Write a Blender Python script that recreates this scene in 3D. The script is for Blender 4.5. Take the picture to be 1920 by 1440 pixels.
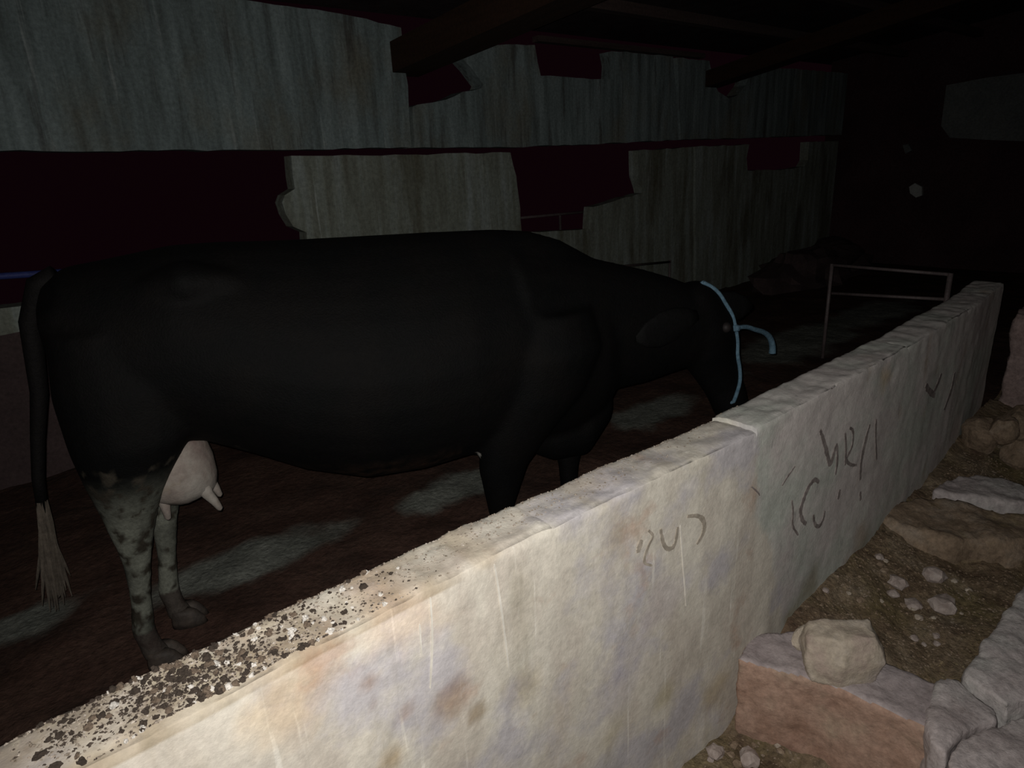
import bpy, bmesh, math, random
import numpy as np
from mathutils import Vector, Matrix, noise

random.seed(7)
for o in list(bpy.data.objects):
    bpy.data.objects.remove(o, do_unlink=True)
S = bpy.context.scene
COL = S.collection

# ------------------------------------------------------------------ camera
FPX = 1236.0
CAM_H = 1.6
# rows: world X (along the walls), Y (towards the back wall), Z up, in camera axes (right, down, forward)
def cam_axes(vp=(2481., 227.), f=FPX, roll=.0532):
    v1 = np.array([vp[0] - 960., vp[1] - 720., f])
    n = np.cross(v1, np.array([1., -roll, 0.])); n /= np.linalg.norm(n)
    if n[1] > 0: n = -n
    X = v1 / np.linalg.norm(v1)
    return np.array([X, np.cross(n, X), n])
RC = cam_axes()
cam = bpy.data.cameras.new('camera')
cam.sensor_width = 36; cam.lens = FPX / 1920 * 36
cam.clip_start = .02; cam.clip_end = 200
camo = bpy.data.objects.new('camera', cam); COL.objects.link(camo)
right, down, fwd = (Vector(RC[:, i]) for i in range(3))
M = Matrix((right, -down, -fwd)).transposed().to_4x4()
M.translation = Vector((0, 0, CAM_H))
camo.matrix_world = M
S.camera = camo

# ------------------------------------------------------------------ night outside, phone flash inside
w = bpy.data.worlds.new('night'); S.world = w; w.use_nodes = True
bg = w.node_tree.nodes['Background']
bg.inputs[0].default_value = (.0034, .0008, .0016, 1); bg.inputs[1].default_value = .95

# the photographer's phone flash, a couple of centimetres from the lens: the only lamp the photograph shows at work
tl = bpy.data.lights.new('phone_flash_offscreen', 'SPOT')
tl.energy = 155; tl.color = (1.0, .965, .915); tl.spot_size = math.radians(142); tl.spot_blend = 1.0
tl.shadow_soft_size = .004
tlo = bpy.data.objects.new('phone_flash_offscreen', tl); COL.objects.link(tlo)
tlo.location = Vector((0, 0, CAM_H)) - right * .012 - down * .012
tlo.rotation_euler = fwd.to_track_quat('-Z', 'Y').to_euler()

vs = S.view_settings
vs.view_transform = 'Standard'; vs.look = 'None'; vs.gamma = 1; vs.use_curve_mapping = False
vs.exposure = 0.0

# ------------------------------------------------------------------ helpers
def ray(u, v):
    return RC @ np.array([(u - 960.) / FPX, (v - 720.) / FPX, 1.])
def on(axis, u, v, val):
    d = ray(u, v); o = np.array([0, 0, CAM_H])
    return o + d * ((val - o[axis]) / d[axis])
def onz(u, v, z): return on(2, u, v, z)
def ony(u, v, y): return on(1, u, v, y)
def onx(u, v, x): return on(0, u, v, x)

def tag(o, label=None, cat=None, group=None, kind=None):
    if label: o['label'] = label
    if cat: o['category'] = cat
    if group: o['group'] = group
    if kind: o['kind'] = kind
    return o
def empty(name, loc=(0, 0, 0), rz=0):
    o = bpy.data.objects.new(name, None); COL.objects.link(o)
    o.location = loc; o.rotation_euler = (0, 0, rz); o.empty_display_size = .1
    return o
def link(name, me, m=None, parent=None, smooth=False):
    o = bpy.data.objects.new(name, me); COL.objects.link(o)
    if m: me.materials.clear(); me.materials.append(m)
    if parent: o.parent = parent
    if smooth: me.polygons.foreach_set('use_smooth', [True] * len(me.polygons))
    return o
def obj(name, bm, m=None, parent=None, smooth=False):
    me = bpy.data.meshes.new(name); bmesh.ops.recalc_face_normals(bm, faces=bm.faces); bm.to_mesh(me); bm.free()
    return link(name, me, m, parent, smooth)
def fn(p, s=1., o=3, seed=0.):
    return noise.fractal(Vector((p[0] * s + seed, p[1] * s - seed * 1.7, p[2] * s + seed * .6)), 1.0, 2.1, o)

def mat(name, cols, scale=4, stretch=(1, 1, 1), rough=.9, bump=.3, bscale=60, fine=.35, fscale=45, spec=.2,
        layers=(), attr=None, bdist=.01, detail=6, amask=None, tint=None):
    """noise driven colour ramp, a finer noise on top, stain layers and bump"""
    m = bpy.data.materials.new(name); m.use_nodes = True
    nt = m.node_tree; N = nt.nodes; L = nt.links
    b = N['Principled BSDF']
    b.inputs['Roughness'].default_value = rough
    b.inputs['Specular IOR Level'].default_value = spec
    tc = N.new('ShaderNodeTexCoord')
    def mapped(st):
        mp = N.new('ShaderNodeMapping'); mp.inputs['Scale'].default_value = st
        L.new(tc.outputs['Object'], mp.inputs[0]); return mp.outputs[0]
    def nz(sc, st, det=detail, ro=.6):
        n = N.new('ShaderNodeTexNoise'); n.inputs['Scale'].default_value = sc
        n.inputs['Detail'].default_value = det; n.inputs['Roughness'].default_value = ro
        L.new(mapped(st), n.inputs['Vector']); return n.outputs['Fac']
    def ramp(fac, stops):
        r = N.new('ShaderNodeValToRGB'); e = r.color_ramp.elements
        while len(e) < len(stops): e.new(.5)
        for el, (p, c) in zip(e, stops): el.position = p; el.color = (*c, 1)
        L.new(fac, r.inputs[0]); return r.outputs[0]
    def mix(fac, a, bb, mode='MIX'):
        x = N.new('ShaderNodeMix'); x.data_type = 'RGBA'; x.blend_type = mode
        if hasattr(fac, 'links'): L.new(fac, x.inputs[0])
        else: x.inputs[0].default_value = fac
        L.new(a, x.inputs[6])
        if hasattr(bb, 'links'): L.new(bb, x.inputs[7])
        else: x.inputs[7].default_value = (*bb, 1)
        return x.outputs[2]
    if attr:
        a = N.new('ShaderNodeAttribute'); a.attribute_name = attr; c = a.outputs['Color']
    else:
        k = len(cols)
        c = ramp(nz(scale, stretch), [(.3 + .4 * i / max(1, k - 1), cols[i]) for i in range(k)])
    for (lc, lo, hi, sc, st, amt) in layers:
        f = ramp(nz(sc, st), [(lo, (0, 0, 0)), (hi, (amt,) * 3)])
        c = mix(f, c, lc)
    if amask:                                # second coat where a painted mask says so
        an, cols2, sc2, lay2 = amask
        a2 = N.new('ShaderNodeAttribute'); a2.attribute_name = an
        c2 = ramp(nz(sc2, (1, 1, 1)), [(.3 + .4 * i / max(1, len(cols2) - 1), cols2[i]) for i in range(len(cols2))])
        for (lc, lo, hi, sc, st, amt) in lay2:
            c2 = mix(ramp(nz(sc, st), [(lo, (0, 0, 0)), (hi, (amt,) * 3)]), c2, lc)
        c = mix(a2.outputs['Fac'], c, c2)
    if tint:
        a3 = N.new('ShaderNodeAttribute'); a3.attribute_name = tint
        c = mix(1.0, c, a3.outputs['Color'], 'MULTIPLY')
    if fine:
        g = ramp(nz(fscale, (1, 1, 1), 4, .7), [(.3, (1 - fine,) * 3), (.7, (1 + fine * .6,) * 3)])
        c = mix(1.0, c, g, 'MULTIPLY')
    L.new(c, b.inputs['Base Color'])
    if bump:
        bp = N.new('ShaderNodeBump'); bp.inputs['Strength'].default_value = bump; bp.inputs['Distance'].default_value = bdist
        L.new(nz(bscale, (1, 1, 1), 6, .65), bp.inputs['Height']); L.new(bp.outputs[0], b.inputs['Normal'])
    return m

V1 = (1, 1, 1)
M_cream = mat('limewashed_plaster', [(.45, .395, .34), (.56, .52, .45), (.66, .63, .55)], 3.2, (1.6, 1.6, .55), fine=.16, bump=.22, bscale=85,
    layers=[((.43, .41, .44), .50, .62, 3.1, (1, 1, 1), .8), ((.40, .27, .20), .60, .72, 5.5, (1, 1, 1.1), .6),
            ((.27, .24, .17), .58, .68, 2.3, (2.2, 2.2, .5), .4), ((.74, .71, .64), .62, .70, 13, (3, 3, .12), .55)],
    amask=('coat', [(.48, .43, .415), (.55, .515, .49), (.515, .535, .485)], 3.5,
           [((.44, .47, .42), .48, .60, 1.9, (1, 1, 1), .85), ((.36, .27, .19), .60, .72, 4.5, (1, 1, .6), .5), ((.27, .26, .25), .62, .70, 16, (1, 1, .5), .5)]), tint='stain')
M_captop = mat('worn_cap', [(.36, .32, .325), (.44, .40, .405), (.50, .465, .465)], 6, V1, fine=.35, bump=.7, bscale=90,
    layers=[((.30, .26, .17), .55, .68, 7, V1, .6), ((.62, .58, .54), .66, .74, 38, V1, .8)], tint='stain')
M_panel = mat('weathered_panel', [(0.092, 0.108, 0.1043), (0.1564, 0.195, 0.1944), (0.23, 0.28, 0.2813)], 4.5, (2.6, 2.6, .28), fine=.3, bump=.4, bscale=30,
    layers=[((.16, .15, .11), .50, .66, 1.6, (1, 1, .6), .7), ((.055, .05, .045), .56, .70, 7, (2.2, 2.2, .2), .75),
            ((.33, .36, .355), .62, .74, 9, (2.6, 2.6, .12), .6)])
M_pier = mat('limed_pier', [(0.1425, 0.145, 0.1166), (0.209, 0.23, 0.1961), (0.2945, 0.335, 0.3233)], 4, (2.6, 2.6, .25), fine=.3, bump=.4, bscale=30,
    layers=[((.085, .075, .045), .52, .66, 2.4, (1.6, 1.6, .35), .7), ((.42, .46, .45), .62, .72, 10, (2.2, 2.2, .1), .6)])
M_dado = mat('dark_dado', [(.05, .035, .035), (.08, .055, .055)], 4, fine=.3)
M_soil = mat('trampled_muck', [(0.03762, 0.01883, 0.01312), (0.0627, 0.03362, 0.02493), (0.0836, 0.04841, 0.03608)], 3, V1, rough=.85, fine=.4, bump=.8, bscale=22, bdist=.02,
    layers=[((.030, .02, .016), .52, .66, 1.7, V1, .7)], amask=('bare', [(.11, .115, .10), (.20, .21, .185)], 5, []))
M_roof = mat('sooty_roof', [(0.0192, 0.0128, 0.0144), (0.048, 0.0352, 0.0352)], 5, fine=.3)
M_beam = mat('brown_beam', [(0.018, 0.008, 0.004), (0.03, 0.014, 0.0072)], 3, (6, .4, 6), fine=.3, bump=.3, bscale=20)
M_purlin = mat('pale_purlin', [(0.042, 0.027, 0.0252), (0.072, 0.051, 0.045)], 3, (.4, 6, 6), fine=.3)
M_endwall = mat('dark_end_wall', [(.03, .014, .016), (.06, .032, .034)], 1.4, V1, fine=.4)
M_endpatch = mat('grey_end_patch', [(.10, .11, .11), (.15, .16, .155)], 2.5, V1, fine=.3)
M_pale = mat('pale_lime', [(.30, .31, .30), (.40, .40, .39)], 6, fine=.2)
M_redblock = mat('reddish_block', [(0.312, 0.1924, 0.1404), (0.3952, 0.2652, 0.2028), (0.3536, 0.2808, 0.208)], 5, V1, fine=.28, bump=.5, bscale=55,
    layers=[((.24, .13, .10), .56, .70, 3.6, V1, .6)])
M_blocktop = mat('mauve_block_top', [(.32, .27, .27), (.42, .37, .37)], 6, V1, fine=.25, bump=.5, bscale=60)
M_rock = mat('pale_rock', [(0.3615, 0.2817, 0.2461), (0.4158, 0.3586, 0.2871), (0.5063, 0.4439, 0.3937)], 7, V1, fine=.25, bump=.6, bscale=45)
M_slab = mat('grey_kerb', [(0.3825, 0.3263, 0.3206), (0.4725, 0.4219, 0.4163), (0.495, 0.4838, 0.4612)], 4, V1, fine=.3, bump=.6, bscale=50,
    layers=[((.22, .18, .16), .60, .70, 9, V1, .6)])
M_earth = mat('brown_rubble_earth', [(.13, .085, .055), (.21, .155, .10), (.27, .215, .15)], 6, V1, fine=.5, bump=1., bscale=35, bdist=.02,
    layers=[((.16, .13, .055), .54, .66, 2.2, V1, .6), ((.10, .06, .05), .56, .68, 3.3, V1, .7)])
M_earthblock = mat('earthy_block', [(0.1856, 0.1346, 0.0928), (0.2506, 0.1856, 0.1299), (0.2784, 0.232, 0.1856)], 6, V1, fine=.4, bump=.8, bscale=35,
    layers=[((.26, .215, .07), .58, .70, 2.6, V1, .5)])
M_redpier = mat('pinkish_masonry', [(.22, .155, .14), (.34, .26, .245)], 4, V1, fine=.35, bump=.7, bscale=30)
M_clod = mat('dark_dung', [(.035, .025, .02), (.09, .07, .055)], 60, V1, fine=.3, bump=.6, bscale=200)
M_clod2 = mat('brown_dung', [(.14, .10, .07), (.22, .17, .13)], 60, V1, fine=.3, bump=.6, bscale=200)
M_chip = mat('white_chip', [(.46, .43, .39), (.64, .61, .57)], 50, V1, fine=.15, bump=.4, bscale=200)
M_stone = mat('small_stone', [(0.3145, 0.2497, 0.222), (0.4255, 0.37, 0.3422)], 20, V1, fine=.25, bump=.5, bscale=80)
M_scrawl = mat('charcoal_scrawl', [(0.1482, 0.126, 0.1186), (0.2964, 0.2594, 0.2445)], 40, V1, fine=.3, bump=0)
M_faint = mat('faded_scrawl', [(0.27, 0.2363, 0.1913), (0.3825, 0.3375, 0.2812)], 40, V1, fine=.3, bump=0)
M_drip = mat('white_drip', [(.56, .53, .47), (.64, .61, .55)], 40, V1, fine=.1, bump=0)
M_metal = mat('galvanised_pipe', [(.09, .07, .07), (.14, .11, .11)], 12, V1, fine=.2, rough=.5, spec=.5)
M_bluepipe = mat('blue_pipe', [(.03, .04, .15), (.04, .055, .2)], 12, V1, fine=.2, rough=.5)
M_rope = mat('blue_rope', [(.06, .12, .17), (.12, .20, .26)], 60, V1, fine=.3, rough=.7, bump=.5, bscale=300)
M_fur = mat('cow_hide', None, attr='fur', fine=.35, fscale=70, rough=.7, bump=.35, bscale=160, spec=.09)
M_udder = mat('udder_skin', [(0.124, 0.0899, 0.0806), (0.2046, 0.1767, 0.155), (0.2604, 0.248, 0.2232)], 7, V1, fine=.2, bump=.25, bscale=60,
    layers=[((.15, .11, .07), .56, .68, 9, V1, .6)])
M_hoof = mat('dark_hoof', [(.03, .025, .022), (.07, .055, .045)], 20, V1, fine=.3, rough=.6)
M_switch = mat('tail_hair', [(.055, .045, .035), (.09, .075, .06)], 30, (4, 4, .5), fine=.4)
M_eye = mat('eye_black', [(.01, .008, .008), (.015, .012, .012)], 9, V1, fine=0, bump=0, rough=.6, spec=.2)
M_grit = mat('fine_grit', [(.14, .11, .08), (.25, .21, .17), (.40, .36, .32)], 90, V1, fine=.3, bump=0)

def prism(poly, y0, y1, axis='y', jitter=0., step=.12):
    """outline in (x,z) pushed from y0 to y1, with a broken edge"""
    pts = []
    n = len(poly)
    for i in range(n):
        a = Vector(poly[i]); b = Vector(poly[(i + 1) % n]); L = (b - a).length
        k = max(1, int(L / step))
        for j in range(k):
            p = a.lerp(b, j / k)
            if jitter and j: p += Vector((random.uniform(-jitter, jitter), random.uniform(-jitter, jitter)))
            pts.append(p)
    bm = bmesh.new()
    f = [bm.verts.new((p[0], y0, p[1])) for p in pts]
    r = [bm.verts.new((p[0], y1, p[1])) for p in pts]
    from mathutils.geometry import tessellate_polygon
    for tri in tessellate_polygon([[Vector((p[0], p[1], 0)) for p in pts]]):
        bm.faces.new([f[i] for i in tri]); bm.faces.new([r[i] for i in tri])
    for i in range(len(pts)):
        bm.faces.new((f[i], f[(i + 1) % len(pts)], r[(i + 1) % len(pts)], r[i]))
    return bm
def tubebm(bm, pts, r, n=10, caps=True):
    pts = [Vector(p) for p in pts]
    rr = r if isinstance(r, (list, tuple)) else [r] * len(pts)
    rings = []
    for i, p in enumerate(pts):
        d = (pts[min(i + 1, len(pts) - 1)] - pts[max(i - 1, 0)]).normalized()
        u = d.orthogonal().normalized() if i == 0 else (uprev - d * uprev.dot(d)).normalized()
        uprev = u; v = d.cross(u)
        rings.append([bm.verts.new(p + (u * math.cos(a) + v * math.sin(a)) * rr[i]) for a in (2 * math.pi * k / n for k in range(n))])
    for a, b in zip(rings, rings[1:]):
        for k in range(n): bm.faces.new((a[k], a[(k + 1) % n], b[(k + 1) % n], b[k]))
    if caps: bm.faces.new(rings[0][::-1]); bm.faces.new(rings[-1])
    return bm
def boxbm(x0, x1, y0, y1, z0, z1, bm=None):
    bm = bm or bmesh.new()
    v = [bm.verts.new((x, y, z)) for x in (x0, x1) for y in (y0, y1) for z in (z0, z1)]
    for q in ((0, 1, 3, 2), (4, 6, 7, 5), (0, 4, 5, 1), (2, 3, 7, 6), (0, 2, 6, 4), (1, 5, 7, 3)): bm.faces.new([v[i] for i in q])
    return bm
def hexbm(c8):
    """8 corners: bottom 4 then top 4, same winding"""
    bm = bmesh.new(); v = [bm.verts.new(c) for c in c8]
    for q in ((3, 2, 1, 0), (4, 5, 6, 7), (0, 1, 5, 4), (1, 2, 6, 5), (2, 3, 7, 6), (3, 0, 4, 7)): bm.faces.new([v[i] for i in q])
    return bm
def roughen(bm, cuts, amp, sc, seed, bev=.02):
    if bev: bmesh.ops.bevel(bm, geom=list(bm.edges), offset=bev, segments=2, affect='EDGES')
    bmesh.ops.subdivide_edges(bm, edges=list(bm.edges), cuts=cuts, use_grid_fill=True)
    bmesh.ops.recalc_face_normals(bm, faces=bm.faces); bm.normal_update()
    for v in bm.verts:
        v.co += v.normal * amp * fn(v.co, sc, 4, seed)
    return bm
def remeshed(bm, voxel, smooth_it, amp, sc, seed):
    me = bpy.data.meshes.new('tmp'); bmesh.ops.recalc_face_normals(bm, faces=bm.faces); bm.to_mesh(me); bm.free()
    t_ = bpy.data.objects.new('tmp', me); COL.objects.link(t_)
    r = t_.modifiers.new('r', 'REMESH'); r.mode = 'VOXEL'; r.voxel_size = voxel
    q = t_.modifiers.new('s', 'SMOOTH'); q.factor = .5; q.iterations = smooth_it
    m2 = bpy.data.meshes.new_from_object(t_.evaluated_get(bpy.context.evaluated_depsgraph_get()))
    bpy.data.objects.remove(t_, do_unlink=True)
    co = [v.co + v.normal * (amp * fn(v.co, sc, 4, seed) + amp * .3 * fn(v.co, sc * 4, 3, seed + 2)) for v in m2.vertices]
    for v, c in zip(m2.vertices, co): v.co = c
    return m2
def polyprism(top, z0, dx=0):
    bm = bmesh.new(); t_ = [bm.verts.new(p) for p in top]; b_ = [bm.verts.new((p[0] + dx, p[1], z0)) for p in top]; n = len(top)
    from mathutils.geometry import tessellate_polygon
    for tri in tessellate_polygon([[Vector((p[0], p[1], 0)) for p in top]]):
        bm.faces.new([t_[i] for i in tri]); bm.faces.new([b_[i] for i in tri])
    for i in range(n): bm.faces.new((t_[i], t_[(i + 1) % n], b_[(i + 1) % n], b_[i]))
    return bm
def stonebm(r, seed, sub=2, flat=.7, amp=.35, sc=1.6):
    bm = bmesh.new(); bmesh.ops.create_icosphere(bm, subdivisions=sub, radius=1)
    for v in bm.verts:
        d = 1 + amp * fn(v.co, sc, 3, seed)
        v.co = Vector((v.co.x * d * r, v.co.y * d * r, v.co.z * d * r * flat))
    return bm

# ------------------------------------------------------------------ floor of the pen and of the trough alley
def ground(name, x0, x1, y0, y1, st, zf, m, **k):
    nx = int((x1 - x0) / st) + 1; ny = int((y1 - y0) / st) + 1
    vs_, fs = [], []
    for i in range(nx):
        for j in range(ny):
            x = x0 + (x1 - x0) * i / (nx - 1); y = y0 + (y1 - y0) * j / (ny - 1); vs_.append((x, y, zf(x, y)))
    for i in range(nx - 1):
        for j in range(ny - 1):
            a = i * ny + j; fs.append((a, a + ny, a + ny + 1, a + 1))
    me = bpy.data.meshes.new(name); me.from_pydata(vs_, [], fs)
    return link(name, me, m, smooth=True, **k)
def pen_z(x, y):
    return .012 * fn((x, y, 0), 2.2, 4, 3) + .018 * max(0, fn((x, y, 1), 5, 3, 9)) - .008
floor = ground('floor', -2.2, 10.4, 1.01, 4.62, .035, pen_z, M_soil)
tag(floor, 'dark trampled mucky floor of the cow pen', 'floor', kind='structure')
# bare concrete showing through the muck, in a row of patches
ba = floor.data.color_attributes.new('bare', 'FLOAT_COLOR', 'POINT')
BARE = [(*onz(u, v, 0)[:2], rx, ry) for u, v, rx, ry in [(470, 1048, .46, .17), (852, 915, .30, .17), (1228, 768, .46, .17), (45, 1165, .25, .12), (1500, 640, 1.0, .32), (1640, 585, 1.0, .28)]]
for i, v in enumerate(floor.data.vertices):
    k = 0
    for cx_, cy_, rx, ry in BARE:
        d = math.hypot((v.co.x - cx_) / rx, (v.co.y - cy_) / ry) + .35 * fn((v.co.x, v.co.y, 0), 5, 4, 2)
        k = max(k, min(1, max(0, (1.05 - d) / .35)))
    ba.data[i].color = (k, k, k, 1)

def lerp_tab(tab, x):
    if x <= tab[0][0]: return tab[0][1]
    for (a, b), (c, d) in zip(tab, tab[1:]):
        if x <= c: return b + (d - b) * (x - a) / (c - a)
    return tab[-1][1]
def alley_z(x, y):
    base = lerp_tab([(-1, -.36), (1.7, -.36), (1.95, -.30), (2.05, -.20), (2.9, -.14), (3.3, -.12), (4.0, -.08), (5, -.04)], x)
    bank = max(0, (y - .50) / .45)          # debris banked up against the wall
    base += bank ** 1.5 * lerp_tab([(1.7, .05), (2.0, .16), (2.6, .15), (3.2, .10), (5, .05)], x)
    return base + .03 * fn((x, y, 0), 6, 4, 5) + .02 * abs(fn((x, y, 3), 17, 2, 2))
alley = ground('floor_alley', -1.5, 5.6, -1.2, 1.02, .025, alley_z, M_earth)
tag(alley, 'brown earth and fine rubble on the alley floor along the whitewashed wall', 'floor', kind='structure')

# ------------------------------------------------------------------ low wall between alley and pen
CEN = [(-2, 1.065), (.8, 1.065), (1.2, 1.045), (1.75, 1.005), (2.6, 1.0), (3.04, 1.01), (3.87, 1.04), (4.65, 1.107), (5.2, 1.13)]
def cen(x): return .25 * (lerp_tab(CEN, x - .15) + 2 * lerp_tab(CEN, x) + lerp_tab(CEN, x + .15))
HW = .079
def face_disp(x, z):
    return .0045 * fn((x, 0, z), 3.5, 4, 11) + .0022 * fn((x, 0, z), 14, 3, 4)
def front_y(x, z):
    return cen(x) - HW + face_disp(x, z)
wall_front = tag(empty('wall_front', (1.6, 1.03, 0)), 'low plastered block wall between the cow pen and the alley', 'wall', kind='structure')
STAIN = [(*(lambda p: (p[0], p[2]))(ony(u, v, .97)), r, c) for u, v, r, c in [
    (850, 1315, .055, (.70, .60, .55)), (905, 1345, .025, (.66, .60, .52)), (705, 1285, .03, (.80, .68, .60)), (712, 1325, .014, (.75, .64, .58)), (770, 1345, .03, (.8, .70, .64)),
    (745, 1430, .05, (.78, .68, .55)), (985, 1300, .07, (.86, .82, .74)), (1150, 1010, .06, (.90, .86, .78)), (1170, 1260, .13, (.88, .87, .95)), (1240, 1120, .10, (.88, .87, .94)),
    (1330, 1290, .09, (.80, .74, .64)), (1310, 1420, .09, (.60, .54, .44)), (1460, 1150, .08, (.72, .67, .57)),
    (1500, 1090, .09, (.74, .68, .60)), (1590, 1010, .10, (.78, .72, .64)), (760, 1180, .12, (1.02, .92, .87)), (930, 1040, .05, (.90, .86, .80)), (540, 1330, .10, (1.0, .91, .80)),
    (1640, 700, .07, (.95, .83, .66)), (1240, 1300, .05, (.80, .77, .66)), (1150, 1380, .07, (.9, .87, .8))]]
def wall_section(x0, x1, top, m, seed, st=.016):
    nx = int((x1 - x0) / st) + 1
    prof = []                                  # (side, value): front up, over the top, down the back
    H = top + .42
    for k in range(60): prof.append(('f', -.42 + (H - .004) * (1 - (1 - k / 59) ** 1.8)))
    for k in range(15): prof.append(('t', k / 14))
    for k in range(24): prof.append(('b', top - .012 - (H - .012) * k / 23))
    vs_, fs = [], []
    np_ = len(prof)
    for i in range(nx):
        x = x0 + (x1 - x0) * i / (nx - 1)
        c = cen(x)
        # chipped arrises and a worn crown
        endw = min(1, min(x - x0, x1 - x) / .02)
        chipf = .004 + .016 * max(0, fn((x, 0, 0), 9, 4, 1)) ** 1.1 + .002 * (1 - endw)
        chipb = .005 + .014 * max(0, fn((x, 5, 0), 7, 3, 4)) ** 1.2 + .006 * (1 - endw)
        tz = top + .006 * fn((x, 0, 9), 2.2, 3, 1) - .004 * (1 - endw)
        for side, v in prof:
            if side == 'f':
                k = max(0, (v - (tz - .022)) / .022)
                vs_.append((x, c - HW + face_disp(x, v) + chipf * min(1, k) ** 2, min(v, tz - .004)))
            elif side == 't':
                y0 = c - HW + chipf; y1 = c + HW - chipb
                y = y0 + (y1 - y0) * v
                e = max(0, abs(v - .5) * 2 - .75) / .25
                z = tz + .005 * fn((x, y, 0), 11, 4, 2) + .003 * fn((x, y, 0), 34, 3, 6) - .006 * e * e
                vs_.append((x, y, z))
            else:
                k = max(0, (v - (tz - .022)) / .022)
                vs_.append((x, c + HW - chipb * min(1, k) ** 2 + .004 * fn((x, 9, v), 6, 3, seed), min(v, tz - .006)))
    for i in range(nx - 1):
        for j in range(np_ - 1):
            a = i * np_ + j; fs.append((a, a + 1, a + np_ + 1, a + np_))
        fs.append((i * np_ + np_ - 1, i * np_, (i + 1) * np_, (i + 1) * np_ + np_ - 1))
    for col_, rev in ((0, True), (nx - 1, False)):      # end faces, on their own vertices so the joint stays crisp
        i0 = len(vs_); vs_ += [vs_[col_ * np_ + j] for j in range(np_)]
        fs.append(tuple(range(i0, i0 + np_))[::-1] if rev else tuple(range(i0, i0 + np_)))
    me = bpy.data.meshes.new('wall_section'); me.from_pydata(vs_, [], fs)
    ca = me.color_attributes.new('coat', 'FLOAT_COLOR', 'POINT'); cs = me.color_attributes.new('stain', 'FLOAT_COLOR', 'POINT')
    for i, (x, y, z) in enumerate(vs_):
        e = lerp_tab([(-.4, 2.05), (.1, 1.98), (.38, 1.86), (.50, 1.76), (.8, 1.745)], z) + .035 * fn((x, 0, z), 8, 4, 6)
        k = min(1, max(0, (x - e) / .02 + .5)); ca.data[i].color = (k, k, k, 1)
        q = [1., 1., 1.]
        for sx0, sz0, r, c in STAIN:
            d = math.hypot(x - sx0, z - sz0) / r + .55 * fn((x, 3, z), 9, 4, 8)
            k = min(1, max(0, (1.05 - d) / .6))
            if k: q = [a * (1 + (b - 1) * k) for a, b in zip(q, c)]
        if z > .78:                                    # dirty crown under the droppings
            k = min(1, max(0, (.80 - x + .25 * fn((x, y, 0), 6, 4, 3)) / .35)) * min(1, max(0, .85 + .9 * fn((x, y, 2), 13, 4, 7)))
            q = [a * (1 + (b - 1) * k) for a, b in zip(q, (.66, .61, .53))]
        cs.data[i].color = (*q, 1)
    o = link('wall_section', me, m, smooth=True)
    me.materials.append(M_captop)
    for p in me.polygons:
        zs = [me.vertices[i].co.z for i in p.vertices]
        if len(p.vertices) == 4 and p.normal.z > .55: p.material_index = 1
    bm = bmesh.new(); bm.from_mesh(me); bmesh.ops.recalc_face_normals(bm, faces=bm.faces); bm.to_mesh(me); bm.free()
    o.parent = wall_front; o.matrix_parent_inverse = Matrix.Translation(-wall_front.location)
    return o
SEC = [(-1.3, .93, .800, M_cream, 1), (.93, 1.742, .797, M_cream, 2), (1.742, 2.93, .812, M_cream, 3), (2.93, 3.80, .806, M_cream, 4), (3.80, 4.66, .800, M_cream, 5)]
sections = [wall_section(*s) for s in SEC]
def sec_of(x): return sections[max(i for i, s in enumerate(SEC) if x >= s[0] or i == 0)]

def ribbon(name, pxs, wid, m):
    """a stroke scrawled on the alley face of the low wall: pixel path dropped on to the plaster"""
    P = []
    dense = []
    wid *= 1.25
    for _ in range(2):
        q_ = [pxs[0]]
        for a, b in zip(pxs, pxs[1:]): q_ += [(a[0] * .75 + b[0] * .25, a[1] * .75 + b[1] * .25), (a[0] * .25 + b[0] * .75, a[1] * .25 + b[1] * .75)]
        pxs = q_ + [pxs[-1]]
    for a, b in zip(pxs, pxs[1:]):
        for k in range(3): dense.append((a[0] + (b[0] - a[0]) * k / 3, a[1] + (b[1] - a[1]) * k / 3))
    dense.append(pxs[-1])
    for u, v in dense:
        p = ony(u, v, .95)
        for _ in range(4): p = ony(u, v, front_y(p[0], p[2]))
        P.append((p[0], p[2]))
    bm = bmesh.new(); L, Rr, Lb, Rb = [], [], [], []
    n = len(P)
    for i in range(n):
        d = Vector(P[min(i + 1, n - 1)]) - Vector(P[max(i - 1, 0)]); d.normalize(); q = Vector((-d.y, d.x))
        wv = wid * (.55 + .45 * math.sin(math.pi * (i + .6) / (n + .2))) * (1 + .3 * fn((i * .3, 0, 0), 1, 2, pxs[0][0]))
        for lst, lb, sgn in ((L, Lb, 1), (Rr, Rb, -1)):
            x, z = P[i][0] + q.x * wv * sgn / 2, P[i][1] + q.y * wv * sgn / 2
            lst.append(bm.verts.new((x, front_y(x, z) - .0022, z))); lb.append(bm.verts.new((x, front_y(x, z) + .003, z)))
    for i in range(n - 1):
        bm.faces.new((L[i], L[i + 1], Rr[i + 1], Rr[i])); bm.faces.new((L[i], Lb[i], Lb[i + 1], L[i + 1])); bm.faces.new((Rr[i], Rr[i + 1], Rb[i + 1], Rb[i]))
    bm.faces.new((L[0], Rr[0], Rb[0], Lb[0])); bm.faces.new((L[-1], Lb[-1], Rb[-1], Rr[-1]))
    o = obj(name, bm, m); o.parent = sec_of(P[n // 2][0])
    return o
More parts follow.
